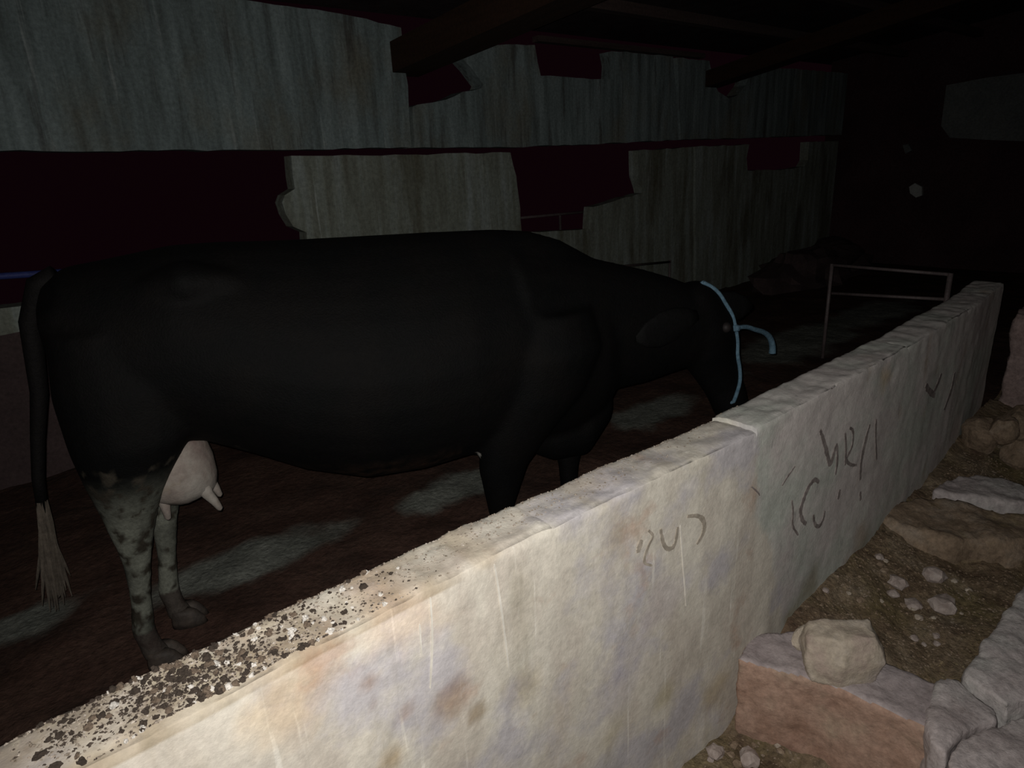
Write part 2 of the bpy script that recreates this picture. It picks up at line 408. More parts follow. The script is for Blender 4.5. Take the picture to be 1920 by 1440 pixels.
for px, wd, m in [
    ([(1537, 806), (1545, 830), (1553, 862), (1556, 874), (1563, 850), (1568, 832)], .017, M_scrawl),       # V
    ([(1568, 832), (1570, 862), (1566, 890)], .013, M_scrawl),
    ([(1592, 802), (1600, 806), (1598, 838), (1584, 862), (1594, 872), (1606, 872)], .012, M_scrawl),        # E
    ([(1584, 812), (1586, 845), (1584, 872)], .012, M_scrawl),
    ([(1630, 796), (1622, 826), (1614, 862), (1612, 900)], .018, M_scrawl),                                   # M
    ([(1642, 786), (1641, 820), (1643, 862)], .013, M_scrawl),
    ([(1574, 918), (1571, 936)], .016, M_scrawl), ([(1612, 922), (1613, 938)], .014, M_scrawl),
    ([(1535, 904), (1527, 897), (1515, 912), (1505, 938), (1499, 962), (1505, 978), (1511, 982)], .016, M_scrawl),   # loops below
    ([(1484, 938), (1487, 960), (1484, 985), (1496, 1003)], .009, M_scrawl),
    ([(1524, 965), (1527, 985), (1536, 988), (1543, 974), (1546, 958)], .012, M_scrawl),
    ([(1490, 874), (1475, 895), (1466, 910)], .006, M_scrawl),
    ([(1202, 1012), (1197, 1028), (1196, 1036)], .014, M_faint),                                              # faded letters
    ([(1215, 994), (1226, 1004), (1216, 1020), (1204, 1056), (1222, 1060)], .008, M_faint),
    ([(1238, 992), (1242, 1018), (1252, 1032), (1266, 1022), (1270, 988)], .010, M_faint),
    ([(1288, 968), (1310, 966), (1321, 978), (1319, 1000), (1306, 1020)], .012, M_faint),
    ([(1765, 700), (1757, 722), (1748, 738)], .030, M_scrawl), ([(1790, 698), (1784, 730), (1770, 768)], .026, M_scrawl),
    ([(1735, 722), (1742, 734), (1752, 742)], .026, M_scrawl),
    ([(1408, 912), (1420, 922), (1424, 929)], .004, M_scrawl),
]: ribbon('scrawl_stroke', px, wd, m)
for px, wd in [([(1275, 985), (1279, 1040), (1283, 1090), (1286, 1136)], .0035), ([(926, 1058), (931, 1085), (942, 1160), (953, 1250)], .004),
               ([(806, 1120), (811, 1190), (806, 1290)], .0035), ([(786, 1170), (790, 1230)], .0025)]:
    ribbon('paint_drip', px, wd, M_drip)

# ------------------------------------------------------------------ back wall of concrete panels
YB = 4.5
wall_back = tag(empty('wall_back', (4.5, YB, 0)), 'weathered concrete back wall with broken openings behind the cow', 'wall', kind='structure')
def wpoly(pxs, y=YB):
    return [(lambda p: (p[0], p[2]))(ony(u, v, y)) for u, v in pxs]
def wpart(name, poly, y0, y1, m, jit=.006, step=.09, bev=.012):
    bm = prism(poly, y0, y1, jitter=jit, step=step)
    o = obj(name, bm, m); o.parent = wall_back; o.matrix_parent_inverse = Matrix.Translation(-wall_back.location)
    return o
YU = YB - .035
A = wpoly([(-420, 268), (-420, -190), (0, -75), (400, -8), (640, 26), (752, 52), (757, 100), (765, 160), (772, 277), (500, 281), (0, 283)], YU)
wpart('upper_panel', A, YU, YB + .12, M_panel)
B = wpoly([(777, 277), (774, 200), (783, 196), (812, 192), (836, 187), (868, 172), (903, 165), (906, 158), (897, 146), (884, 128), (862, 104), (880, 84), (1003, 84), (1008, 116), (1014, 142),
           (1080, 146), (1150, 149), (1152, 120), (1147, 96), (1200, 100), (1262, 106), (1268, 180), (1272, 262), (1100, 271), (950, 276)], YU)
wpart('upper_panel', B, YU, YB + .12, M_panel)
C_ = wpoly([(1276, 262), (1270, 108), (1330, 114), (1336, 150), (1347, 172), (1366, 184), (1384, 178), (1398, 160), (1412, 124), (1500, 130), (1590, 138), (1590, 252), (1420, 258)], YU)
wpart('upper_panel', C_, YU, YB + .12, M_panel)
# lower course
P1 = wpoly([(546, 292), (549, 330), (553, 354), (534, 366), (529, 380), (536, 402), (550, 425), (575, 436), (575, 800), (975, 700), (978, 432), (973, 372), (968, 330), (957, 286), (760, 290)])
wpart('lower_pier', P1, YB, YB + .12, M_pier)
P2 = wpoly([(1196, 282), (1197, 330), (1204, 352), (1206, 362), (1160, 374), (1112, 388), (1109, 430), (1040, 433), (982, 436), (982, 690), (1300, 620), (1300, 276)])
wpart('lower_pier', P2, YB, YB + .12, M_pier)
P3 = wpoly([(1304, 275), (1304, 620), (1600, 520), (1590, 264), (1517, 266), (1515, 300), (1508, 312), (1470, 318), (1402, 320), (1400, 296), (1405, 271)])
wpart('lower_pier', P3, YB, YB + .12, M_pier)
# low sill under the long opening on the cow's side, pale coping on dark dado
sx = ony(0, 590, YB)
wpart('dado', [(-2.2, -.02), (1.95, -.02), (1.95, .86), (-2.2, .90)], YB + .01, YB + .12, M_dado)
wpart('sill', [(-2.2, .885), (1.93, .845), (1.93, .975), (-2.2, 1.035)], YB - .03, YB + .13, M_pier)

# ------------------------------------------------------------------ far end wall
wall_right = tag(obj('wall_right', boxbm(10.15, 10.35, -3, 4.7, -.4, 3.4), M_endwall), 'dark end wall of the shed beyond the gate', 'wall', kind='structure')
def patch_x(name, pxs, x, m, t=.03):
    pts = [onx(u, v, x) for u, v in pxs]; bm = bmesh.new()
    a = [bm.verts.new((x - t, p[1], p[2])) for p in pts]; b = [bm.verts.new((x + .02, p[1], p[2])) for p in pts]
    bm.faces.new(a); bm.faces.new(b)
    for i in range(len(a)): j = (i + 1) % len(a); bm.faces.new((a[i], a[j], b[j], b[i]))
    return obj(name, bm, m, wall_right)
patch_x('grey_render_patch', [(1776, 160), (1850, 146), (1990, 128), (2010, 268), (1850, 262), (1782, 258), (1766, 236)], 10.15, M_endpatch)
patch_x('pale_lime_spot', [(1707, 350), (1718, 343), (1731, 350), (1731, 366), (1720, 370), (1709, 362)], 10.15, M_pale, .05)
patch_x('pale_lime_spot', [(1695, 272), (1706, 270), (1712, 282), (1700, 288)], 10.15, M_endpatch, .05)

# ------------------------------------------------------------------ roof: dark sheeting, rafters on the back wall, purlins along it
ceiling = tag(obj('ceiling', hexbm([(-3, 4.8, 2.72), (10.4, 4.8, 2.72), (10.4, -3, 3.66), (-3, -3, 3.66), (-3, 4.8, 2.78), (10.4, 4.8, 2.78), (10.4, -3, 3.72), (-3, -3, 3.72)]), M_roof),
    'dark sooty roof underside above the pen', 'roof', kind='structure')
def rafter(x0, x1, yw, zb, zt, rise, m):
    yn = -1.2; dz = (yw - yn) * rise
    obj('rafter', hexbm([(x0, yw, zb), (x1, yw, zb), (x1, yn, zb + dz), (x0, yn, zb + dz), (x0, yw, zt), (x1, yw, zt), (x1, yn, zt + dz), (x0, yn, zt + dz)]), m, ceiling)
rafter(2.80, 3.08, 4.56, 2.26, 2.46, .085, M_beam)
rafter(6.72, 6.98, 4.56, 2.27, 2.43, .16, M_beam)
rafter(-.95, -.70, 4.4, 2.66, 2.84, .10, M_beam)
for y, z in ((3.75, 2.70), (2.94, 2.805), (2.1, 2.91)):
    obj('purlin', boxbm(3.09 if y > 3 else -1, 10.15, y - .04, y + .05, z - .035, z + .045), M_purlin, ceiling)
obj('wall_plate', boxbm(4.2, 6.6, 4.40, 4.48, 2.555, 2.60), M_purlin, ceiling)

# ------------------------------------------------------------------ trough side: kerb slabs, cross blocks, loose rock
kerb = tag(empty('kerb', (2.2, .1, -.36)), 'rough grey concrete kerb slabs along the alley', 'kerb', kind='structure')
def kerb_slab(poly, z0, z1, seed):
    me = remeshed(polyprism([(x, y, z1) for x, y in poly], z0), .014, 3, .014, 8, seed)
    o = link('kerb_slab', me, M_slab, smooth=True); o.parent = kerb; o.matrix_parent_inverse = Matrix.Translation(-kerb.location); return o
def zpoly(pxs, z): return [tuple(onz(u, v, z)[:2]) for u, v in pxs]
kerb_slab(zpoly([(1738, 1335), (1744, 1300), (1757, 1274), (1802, 1274), (1880, 1335), (1870, 1352), (1800, 1375), (1775, 1418), (1745, 1390)], 0), -.42, .005, 1)
kerb_slab(zpoly([(1778, 1424), (1805, 1382), (1882, 1350), (1990, 1310), (2150, 1560), (1830, 1640), (1780, 1500)], 0), -.42, .0, 2)
kerb_slab(zpoly([(1806, 1272), (1836, 1215), (1880, 1160), (1925, 1090), (2060, 1085), (2080, 1280), (1888, 1332)], 0), -.42, .02, 3)
kerb_slab(zpoly([(1926, 1086), (1940, 1000), (1960, 900), (2080, 900), (2070, 1080)], 0), -.42, .01, 4)

def zq(pxs, z): return [tuple(onz(u, v, z)) for u, v in pxs]
# reddish block laid across, butted against the wall
tp = zq([(1384, 1236), (1404, 1188), (1500, 1178), (1772, 1283), (1748, 1368), (1560, 1284)], -.005)
blk = link('stone_block', remeshed(polyprism(tp, -.36), .012, 3, .010, 9, 21), M_redblock, smooth=True); blk.data.materials.append(M_blocktop)
for p in blk.data.polygons:
    if p.normal.z > .75: p.material_index = 1
tag(blk, 'long reddish-brown block butted against the plastered wall, pale rock on top', 'block')
# pale angular rock standing on it
def faceted_rock(c, rx, ry, rz, seed, m, name, rot=0, cuts=9):
    rnd = random.Random(seed); bm = bmesh.new(); bmesh.ops.create_icosphere(bm, subdivisions=3, radius=1)
    planes = []
    for k in range(cuts):
        d = Vector((rnd.gauss(0, 1), rnd.gauss(0, 1), rnd.gauss(0, .8))).normalized(); planes.append((d, rnd.uniform(.62, .86)))
    for v in bm.verts:
        for d, q in planes:
            e = v.co.dot(d) - q
            if e > 0: v.co -= d * e
        v.co *= 1 + .06 * fn(v.co, 3, 3, seed)
        v.co = Vector((v.co.x * rx, v.co.y * ry, v.co.z * rz))
    zmin = min(v.co.z for v in bm.verts)
    for v in bm.verts: v.co.z -= zmin
    o = obj(name, bm, m); o.location = c; o.rotation_euler = (0, 0, rot)
    return o
rc = onz(1574, 1255, 0)
HP = [(-.11, -.04, 0), (-.03, -.07, 0), (.085, -.05, 0), (.11, .06, 0), (-.09, .07, 0), (-.125, -.02, .07), (-.03, -.078, .09), (.105, -.06, .085), (.135, .0, .09), (.12, .07, .09), (-.105, .08, .08),
      (-.115, 0, .15), (-.045, -.04, .165), (-.02, -.062, .15), (.08, -.04, .17), (.10, .05, .165), (-.085, .07, .155)]
bm = bmesh.new()
for a_, b2, z_ in HP: bm.verts.new((a_ * .753 + b2 * .657, -a_ * .657 + b2 * .753, z_))
bmesh.ops.convex_hull(bm, input=bm.verts)
rk = link('rock', remeshed(bm, .008, 1, .008, 11, 5), M_rock, smooth=True); rk.location = (rc[0], rc[1], -.014)
tag(rk, 'pale angular rock standing on the reddish block', 'rock')
# broken piece beside the rock
o = faceted_rock(tuple(onz(1512, 1212, 0) + np.array([0, 0, -.01])), .035, .06, .05, 9, M_rock, 'rock', rot=1.2)
tag(o, 'small pinkish rock leaning beside the pale angular rock', 'rock')
# brown earthy block across the alley further on
tp = zq([(1652, 972), (1672, 940), (1760, 935), (1930, 968), (1965, 1010), (1800, 1010), (1700, 985)], .0)
tag(link('stone_block', remeshed(polyprism(tp, -.22, -.05), .016, 3, .024, 6, 33), M_earthblock, smooth=True), 'brown earth-caked block lying across the alley by the scrawled wall', 'block')
# grey slab further behind
tp = zq([(1750, 922), (1775, 897), (1830, 886), (1915, 906), (1985, 940), (1900, 944)], .0)
tag(link('stone_block', remeshed(polyprism(tp, -.16), .016, 3, .018, 6, 35), M_slab, smooth=True), 'flat grey broken slab behind the brown earth-caked block', 'block')
# heap of lumps at the far corner
LUMPS = [(1800, 850, .12, 'large brown rubble lump against the scrawled wall'), (1845, 862, .10, 'brown rubble lump in the heap before the wall end'),
         (1890, 850, .15, 'broad yellowish-brown rubble lump beside the pinkish stone pier'), (1815, 805, .09, 'small brown rubble lump topping the heap at the wall end'),
         (1915, 815, .13, 'dark rubble lump at the foot of the pinkish stone pier')]
LP = [list(onz(u, v + 12, -.02)[:2]) for u, v, r, lab in LUMPS]
for _ in range(200):                           # settle: push neighbours apart until they just touch
    for a in (0, 1, 2, 4):
        for b in (0, 1, 2, 4):
            if b <= a: continue
            dx_, dy_ = LP[b][0] - LP[a][0], LP[b][1] - LP[a][1]; d = math.hypot(dx_, dy_) or 1e-3
            e = (LUMPS[a][2] + LUMPS[b][2]) * .93 - d
            if e > 0:
                LP[a][0] -= dx_ / d * e * .5; LP[a][1] -= dy_ / d * e * .5; LP[b][0] += dx_ / d * e * .5; LP[b][1] += dy_ / d * e * .5
        r = LUMPS[a][2]
        LP[a][1] = min(LP[a][1], cen(LP[a][0]) - HW - r * .80); LP[a][0] = min(max(LP[a][0], 3.98 + r * .9), 4.80 - r * .8)
LP[3] = [(LP[0][0] + LP[1][0]) / 2, (LP[0][1] + LP[1][1]) / 2]
tops = {}
for k, (u, v, r, lab) in sorted(enumerate(LUMPS), key=lambda q: q[0] == 3):
    zb = alley_z(*LP[k]) - r * .35 if k != 3 else min(tops[0], tops[1]) - .055
    o = faceted_rock((LP[k][0], LP[k][1], zb), r, r * .9, r * .9, 50 + k, M_earthblock, 'rubble_lump', rot=k)
    tops[k] = zb + max(v.co.z for v in o.data.vertices)
    tag(o, lab, 'rubble')
# pinkish masonry pier where the alley ends
pier = remeshed(boxbm(4.82, 5.3, .35, .985, -.1, .60), .02, 3, .03, 5, 77)
tag(link('stone_pier', pier, M_redpier, smooth=True), 'rough pinkish stone pier at the far end of the low wall', 'pier', kind='structure')

# ------------------------------------------------------------------ loose stones on the alley floor
def scatter_stone(u, v, r, m, lab, grp, name='stone', seed=0, base=None, bank=alley_z):
    p = onz(u, v, -.1)
    for _ in range(8): p = onz(u, v, bank(p[0], p[1]))
    if p[1] > .90: p[1] = .90
    o = obj(name, stonebm(r, seed, 2), m, smooth=False)
    o.location = (p[0], p[1], bank(p[0], p[1]) + r * .22); o.rotation_euler = (0, 0, random.uniform(0, 6))
    return tag(o, lab, 'stone', grp)
for u, v, r, lab in [(1766, 1140, .052, 'pinkish stone in the hollow behind the reddish block'), (1683, 1095, .036, 'light round stone half buried in the earth bank'),
                     (1674, 1115, .022, 'little pale stone just below the light round one'), (1712, 1138, .034, 'grey stone between the earth bank and the pinkish stone'),
                     (1648, 1046, .018, 'whitish pebble high on the earth bank by the wall'), (1522, 1095, .014, 'tiny white pebble at the wall foot above the block'),
                     (1750, 1082, .045, 'dull grey stone at the top edge of the hollow'), (1340, 1412, .03, 'grey stone at the wall foot before the reddish block'),
                     (1405, 1425, .035, 'dull mauve stone under the front of the reddish block')]:
    scatter_stone(u, v, r, M_stone, lab, None, seed=u)
rs = random.Random(3)
for k in range(34):
    if k < 24: u, v = rs.uniform(1580, 1880), rs.uniform(1030, 1210)
    else: u, v = rs.uniform(1300, 1560), rs.uniform(1385, 1435)
    if u > 1860 - (v - 1030) * .3 and k < 24: u -= 80
    if u > 1360 and k >= 24 and v < 1340 + (u - 1380) * .5: v = 1436
    lab, grp = ('small rubble pebble in the earth behind the reddish block', 'pebbles behind the reddish block') if k < 24 else ('small pebble on the ground before the reddish block', 'pebbles before the reddish block')
    o = scatter_stone(u, v, rs.uniform(.007, .017), rs.choice([M_stone, M_earthblock, M_rock]), lab, grp, name='pebble', seed=k)
    o['category'] = 'pebble'
# gravel: uncountable
def grains(name, pts, rmin, rmax, m, seed):
    rnd = random.Random(seed); vs_, fs = [], []
    base = [(1, 0, 0), (-1, 0, 0), (0, 1, 0), (0, -1, 0), (0, 0, 1), (0, 0, -1)]
    fc = [(0, 2, 4), (2, 1, 4), (1, 3, 4), (3, 0, 4), (2, 0, 5), (1, 2, 5), (3, 1, 5), (0, 3, 5)]
    for p in pts:
        r = rnd.uniform(rmin, rmax); a = rnd.uniform(0, 6.28); i0 = len(vs_)
        k1, k2, k3 = rnd.uniform(.6, 1.4), rnd.uniform(.6, 1.4), rnd.uniform(.4, .8)
        for x, y, z in base:
            x *= k1 * r; y *= k2 * r
            vs_.append((p[0] + x * math.cos(a) - y * math.sin(a), p[1] + x * math.sin(a) + y * math.cos(a), p[2] + z * k3 * r))
        fs += [tuple(i0 + i for i in f) for f in fc]
    me = bpy.data.meshes.new(name); me.from_pydata(vs_, [], fs); return link(name, me, m)
from mathutils.bvhtree import BVHTree
bpy.context.view_layer.update()
SOLID = [(o, BVHTree.FromPolygons([o.matrix_world @ v.co for v in o.data.vertices], [p.vertices[:] for p in o.data.polygons]))
         for o in bpy.data.objects if o.type == 'MESH' and o.name.split('.')[0] in ('stone_block', 'rubble_lump', 'kerb_slab', 'rock', 'stone', 'pebble')]
def covered(x, y):
    return any(t_.ray_cast(Vector((x, y, 1)), Vector((0, 0, -1)))[0] is not None for _, t_ in SOLID)
rg = random.Random(12); pts = []
while len(pts) < 2600:
    x = rg.uniform(1.3, 4.2); y = rg.uniform(.40, .91)
    if covered(x, y): continue
    pts.append((x, y, alley_z(x, y) + .001))
tag(grains('gravel', pts, .002, .007, M_earthblock, 4), 'fine brown gravel strewn over the alley floor', 'gravel', kind='stuff')

# ------------------------------------------------------------------ dung crumbs and chips on the wall top
bpy.context.view_layer.update()
def top_hits(o):
    from mathutils.bvhtree import BVHTree
    return BVHTree.FromPolygons([v.co.copy() for v in o.data.vertices], [p.vertices[:] for p in o.data.polygons])
TREES = [top_hits(s) for s in sections]
def top_z(x, y):
    best = None
    for t_ in TREES:
        h = t_.ray_cast(Vector((x, y, 2)), Vector((0, 0, -1)))
        if h[0] is not None and (best is None or h[0].z > best): best = h[0].z
    return best
def wall_top_spot(u, v):
    p = onz(u, v, .8)
    y0, y1 = cen(p[0]) - HW + .016, cen(p[0]) + HW - .016
    return p[0], min(max(p[1], y0), y1)
clod_meshes = [stonebm(1, 100 + k, 2, .8, .75, 1.9) for k in range(6)]
def to_mesh(bm, nm):
    me = bpy.data.meshes.new(nm); bm.to_mesh(me); bm.free(); return me
clod_meshes = [to_mesh(b, 'dung_crumb') for b in clod_meshes]
cm = {}
def crumb(name, u, v, r, m, lab, cat, grp):
    k = random.randrange(6); key = (k, m.name)
    if key not in cm:
        me = clod_meshes[k].copy(); me.materials.append(m); cm[key] = me
    x, y = wall_top_spot(u, v); z = top_z(x, y)
    if z is None or z < .7: return
    o = bpy.data.objects.new(name, cm[key]); COL.objects.link(o)
    sx_, sy_ = random.uniform(.8, 1.25), random.uniform(.7, 1.1)
    o.scale = (r * sx_, r * sy_, r); o.rotation_euler = (0, 0, random.uniform(0, 6.3)); o.location = (x, y, z + r * .30)
    tag(o, lab, cat, grp)
rc_ = random.Random(21)
# dense trail: centre line of the droppings along the crown, in photo pixels
CL = [(90, 1385), (200, 1330), (300, 1300), (370, 1262), (460, 1225), (560, 1172), (650, 1118), (735, 1080)]
def trail(t_):
    i = min(int(t_ * (len(CL) - 1)), len(CL) - 2); f = t_ * (len(CL) - 1) - i
    return CL[i][0] + (CL[i + 1][0] - CL[i][0]) * f, CL[i][1] + (CL[i + 1][1] - CL[i][1]) * f
for k in range(150):
    t_ = min(.999, max(0, rc_.gauss(.42, .23))); u, v = trail(t_)
    u += rc_.gauss(0, 38); v += rc_.gauss(0, 26) + 6
    crumb('dung_crumb', u, v, rc_.triangular(.003, .0085, .004), M_clod, 'dark dried dung crumb on the crown of the plastered wall', 'dung', 'dark dung crumbs on the wall top')
for k in range(46):
    t_ = min(.999, max(0, rc_.gauss(.45, .25))); u, v = trail(t_)
    u += rc_.gauss(0, 42); v += rc_.gauss(0, 30) + 8
    crumb('dung_crumb', u, v, rc_.uniform(.0035, .008), M_clod2, 'light brown dried dung crumb on the crown of the plastered wall', 'dung', 'brown dung crumbs on the wall top')
for k in range(52):
    t_ = rc_.uniform(.15, 1.0); u, v = trail(t_)
    u += rc_.gauss(20, 50); v += rc_.gauss(6, 34)
    crumb('plaster_chip', u, v, rc_.triangular(.0022, .0075, .003), M_chip, 'whitish plaster chip among the dung crumbs on the wall top', 'chip', 'plaster chips on the wall top')
pts = []
for k in range(2600):
    if k < 1900: u, v = trail(min(.999, max(0, rc_.gauss(.45, .28)))); u += rc_.gauss(0, 55); v += rc_.gauss(4, 32)
    else: u = rc_.uniform(740, 1340); v = 1075 - (u - 740) * .48 + rc_.uniform(-40, 25)
    x, y = wall_top_spot(u, v); z = top_z(x, y)
    if z and z > .7: pts.append((x, y, z + .0008))
dk = []
for k in range(1500):
    u, v = trail(min(.999, max(0, rc_.gauss(.42, .24)))); x, y = wall_top_spot(u + rc_.gauss(0, 45), v + rc_.gauss(4, 28)); z = top_z(x, y)
    if z and z > .7: dk.append((x, y, z + .001))
tag(grains('dung_dust', dk, .0014, .004, M_clod, 9), 'dark crumbled dung scattered on the wall crown', 'dung', kind='stuff')
tag(grains('grit', pts, .0012, .0038, M_grit, 8), 'fine grit and crumbled dung dusting the wall crown', 'grit', kind='stuff')

# ------------------------------------------------------------------ cow
COW = empty('cow', (.26, 2.40, 0), -math.atan2(.39, .92))       # local x = forward, local y = away from the camera
tag(COW, 'black cow with pale udder and dirty white hind shanks, head lowered by the wall', 'cow')
def ring(bm, c, u, v, ru, rv, n=28, p=1.0, top=1.0):
    out = []
    for k in range(n):
        a = 2 * math.pi * k / n; ca, sa = math.cos(a), math.sin(a)
        cu = math.copysign(abs(ca) ** p, ca); sv = math.copysign(abs(sa) ** p, sa)
        w_ = ru * (1 - (1 - top) * max(0, sa) ** 1.5)
        out.append(bm.verts.new(Vector(c) + u * (cu * w_) + v * (sv * rv)))
    return out
def loft(bm, rings):
    n = len(rings[0])
    for a, b in zip(rings, rings[1:]):
        for k in range(n): bm.faces.new((a[k], a[(k + 1) % n], b[(k + 1) % n], b[k]))
    for rg_, rev in ((rings[0], True), (rings[-1], False)):
        c = Vector((0, 0, 0))
        for q in rg_: c += q.co
        cv = bm.verts.new(c / n)
        for k in range(n): bm.faces.new((rg_[k], rg_[(k + 1) % n], cv))
XL, YL, ZL = Vector((1, 0, 0)), Vector((0, 1, 0)), Vector((0, 0, 1))
def cow_body():
    bm = bmesh.new()
    # trunk: s, top, bottom, half width, narrowing of the top line
    T = [(-.07, 1.27, 1.10, .05, 1), (-.04, 1.33, .98, .12, .9), (.02, 1.375, .86, .19, .85), (.14, 1.39, .78, .235, .85), (.32, 1.415, .78, .275, .9),
         (.46, 1.415, .71, .30, .75), (.62, 1.405, .62, .325, .65), (.82, 1.40, .55, .345, .6), (1.02, 1.395, .545, .345, .58), (1.2, 1.39, .565, .325, .55),
         (1.36, 1.385, .58, .285, .5), (1.5, 1.37, .57, .25, .45), (1.62, 1.33, .57, .22, .45), (1.74, 1.26, .62, .185, .5), (1.81, 1.18, .68, .14, .6), (1.86, 1.10, .78, .08, .8)]
    loft(bm, [ring(bm, (s, 0, (a + b) / 2), YL, ZL, w_, (a - b) / 2, 32, .92, t_) for s, a, b, w_, t_ in T])
    # neck
    NK = [((1.42, 0, 1.03), .25, .31), ((1.62, 0, 1.00), .19, .30), ((1.80, 0, .975), .15, .265), ((1.97, 0, .955), .125, .235), ((2.10, 0, .945), .115, .20), ((2.20, 0, .93), .105, .17)]
    loft(bm, [ring(bm, c, YL, Vector((-.05, 0, 1)).normalized(), a, b, 24) for c, a, b in NK])
    # head, hanging: axis from poll to muzzle
    P = Vector((2.19, 0, 1.03)); D = Vector((.42, 0, -.90)).normalized(); Nn = Vector((.90, 0, .42)).normalized()
    HD = [(-.07, .05, .06, 0), (-.03, .085, .105, 0), (.05, .10, .13, .0), (.14, .108, .14, .005), (.22, .098, .132, .0), (.32, .078, .108, .0), (.42, .068, .088, .0), (.49, .078, .082, .0), (.55, .078, .076, -.005), (.59, .05, .05, -.01)]
    loft(bm, [ring(bm, P + D * t_ + Nn * o_, YL, Nn, a, b, 20) for t_, a, b, o_ in HD])
    # limbs: s, t(+ = camera side), z, radius fore-aft, radius sideways
    def limb(pts):
        loft(bm, [ring(bm, (s, -t_, z), XL, YL, a, b, 18) for s, t_, z, a, b in pts])
    for sg, ds in ((1, 0), (-1, .045)):
        limb([(.12, .13 * sg, 1.20, .15, .09), (.15, .15 * sg, 1.02, .20, .12), (.135 + ds * .3, .165 * sg, .86, .175, .115), (.10 + ds * .5, .165 * sg, .74, .125, .09),
              (.075 + ds * .7, .15 * sg, .62, .085, .060), (.06 + ds, .135 * sg, .52, .062, .046), (.05 + ds, .125 * sg, .43, .045, .037), (.03 + ds, .118 * sg, .28, .033, .029),
              (.01 + ds, .112 * sg, .15, .038, .036), (.02 + ds, .11 * sg, .09, .036, .033), (.035 + ds, .11 * sg, .035, .048, .043)])
    for sg, ds in ((1, -.06), (-1, .34)):
        limb([(1.50, .16 * sg, 1.10, .17, .09), (1.49, .19 * sg, .96, .21, .11), (1.45 + ds * .3, .19 * sg, .80, .19, .10), (1.40 + ds * .6, .18 * sg, .67, .14, .085), (1.37 + ds, .165 * sg, .54, .095, .065),
              (1.36 + ds, .15 * sg, .42, .066, .055), (1.355 + ds, .14 * sg, .34, .047, .042), (1.35 + ds, .135 * sg, .22, .038, .034), (1.35 + ds, .13 * sg, .13, .044, .042), (1.375 + ds, .13 * sg, .08, .042, .038), (1.395 + ds, .13 * sg, .03, .054, .05)])
    # brisket and hip bones
    loft(bm, [ring(bm, (s, 0, z), YL, ZL, a, b, 18) for s, z, a, b in [(1.4, .62, .08, .08), (1.56, .57, .11, .12), (1.70, .58, .11, .13), (1.81, .68, .07, .10)]])
    for sg in (1, -1):
        loft(bm, [ring(bm, (s, sg * y, z), YL, ZL, r, r * .8, 14) for s, y, z, r in [(.24, .14, 1.30, .05), (.37, .165, 1.315, .085), (.52, .15, 1.30, .05)]])
        loft(bm, [ring(bm, (s, sg * y, z), YL, ZL, r, r, 14) for s, y, z, r in [(-.05, .09, 1.22, .035), (.0, .10, 1.23, .06), (.10, .11, 1.25, .06)]])
    me = bpy.data.meshes.new('body'); bmesh.ops.recalc_face_normals(bm, faces=bm.faces); bm.to_mesh(me); bm.free()
    tmp = bpy.data.objects.new('body_tmp', me); COL.objects.link(tmp)
    r = tmp.modifiers.new('r', 'REMESH'); r.mode = 'VOXEL'; r.voxel_size = .013
    sm = tmp.modifiers.new('s', 'SMOOTH'); sm.factor = .5; sm.iterations = 7
    dg = bpy.context.evaluated_depsgraph_get(); me2 = bpy.data.meshes.new_from_object(tmp.evaluated_get(dg))
    bpy.data.objects.remove(tmp, do_unlink=True)
    me2.name = 'body'
    # coat: black, dirty white shanks, brown-stained belly, one white fleck by the elbow
    at = me2.color_attributes.new('fur', 'FLOAT_COLOR', 'POINT')
    def mixc(a, b, k): k = min(1, max(0, k)); return tuple(x + (y - x) * k for x, y in zip(a, b))
    for i, v in enumerate(me2.vertices):
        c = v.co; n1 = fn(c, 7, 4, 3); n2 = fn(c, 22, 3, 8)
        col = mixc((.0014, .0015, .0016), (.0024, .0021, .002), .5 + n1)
        if c.x < .45 and c.z < .80:      # hind shanks
            k = min(1, (.78 - c.z) / .22) * (.80 + .9 * n1)
            col = mixc(col, (.13, .135, .112), k)
            if n2 > .12: col = mixc(col, (.03, .026, .02), (n2 - .12) * 5)
            if c.z < .16: col = mixc(col, (.045, .034, .03), .85)
        if .35 < c.x < 1.15 and c.z < .70 and abs(c.y) < .33:
            col = mixc(col, (.022, .013, .009), (.70 - c.z) / .10 * (.55 + 1.2 * n2))
        d = (c - Vector((1.20, .02, .575))).length
        if d < .12: col = mixc(col, (.26, .25, .23), (.12 - d) / .05)
        at.data[i].color = (*col, 1)
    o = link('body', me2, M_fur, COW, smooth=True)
    return o
body = cow_body()
# hooves
for s, t_, k in ((.05, .11, 0), (.095, -.11, 1), (1.35, .13, 2), (1.75, -.13, 3)):
    bm = bmesh.new()
    for sd in (-1, 1):
        loft(bm, [ring(bm, (s + a, -t_ + sd * .024, z), XL, YL, rx, ry, 14) for a, z, rx, ry in [(.012, 0, .062, .026), (.008, .025, .058, .025), (0, .055, .046, .022), (-.008, .07, .036, .018)]])
    obj('hoof', bm, M_hoof, COW, smooth=True)
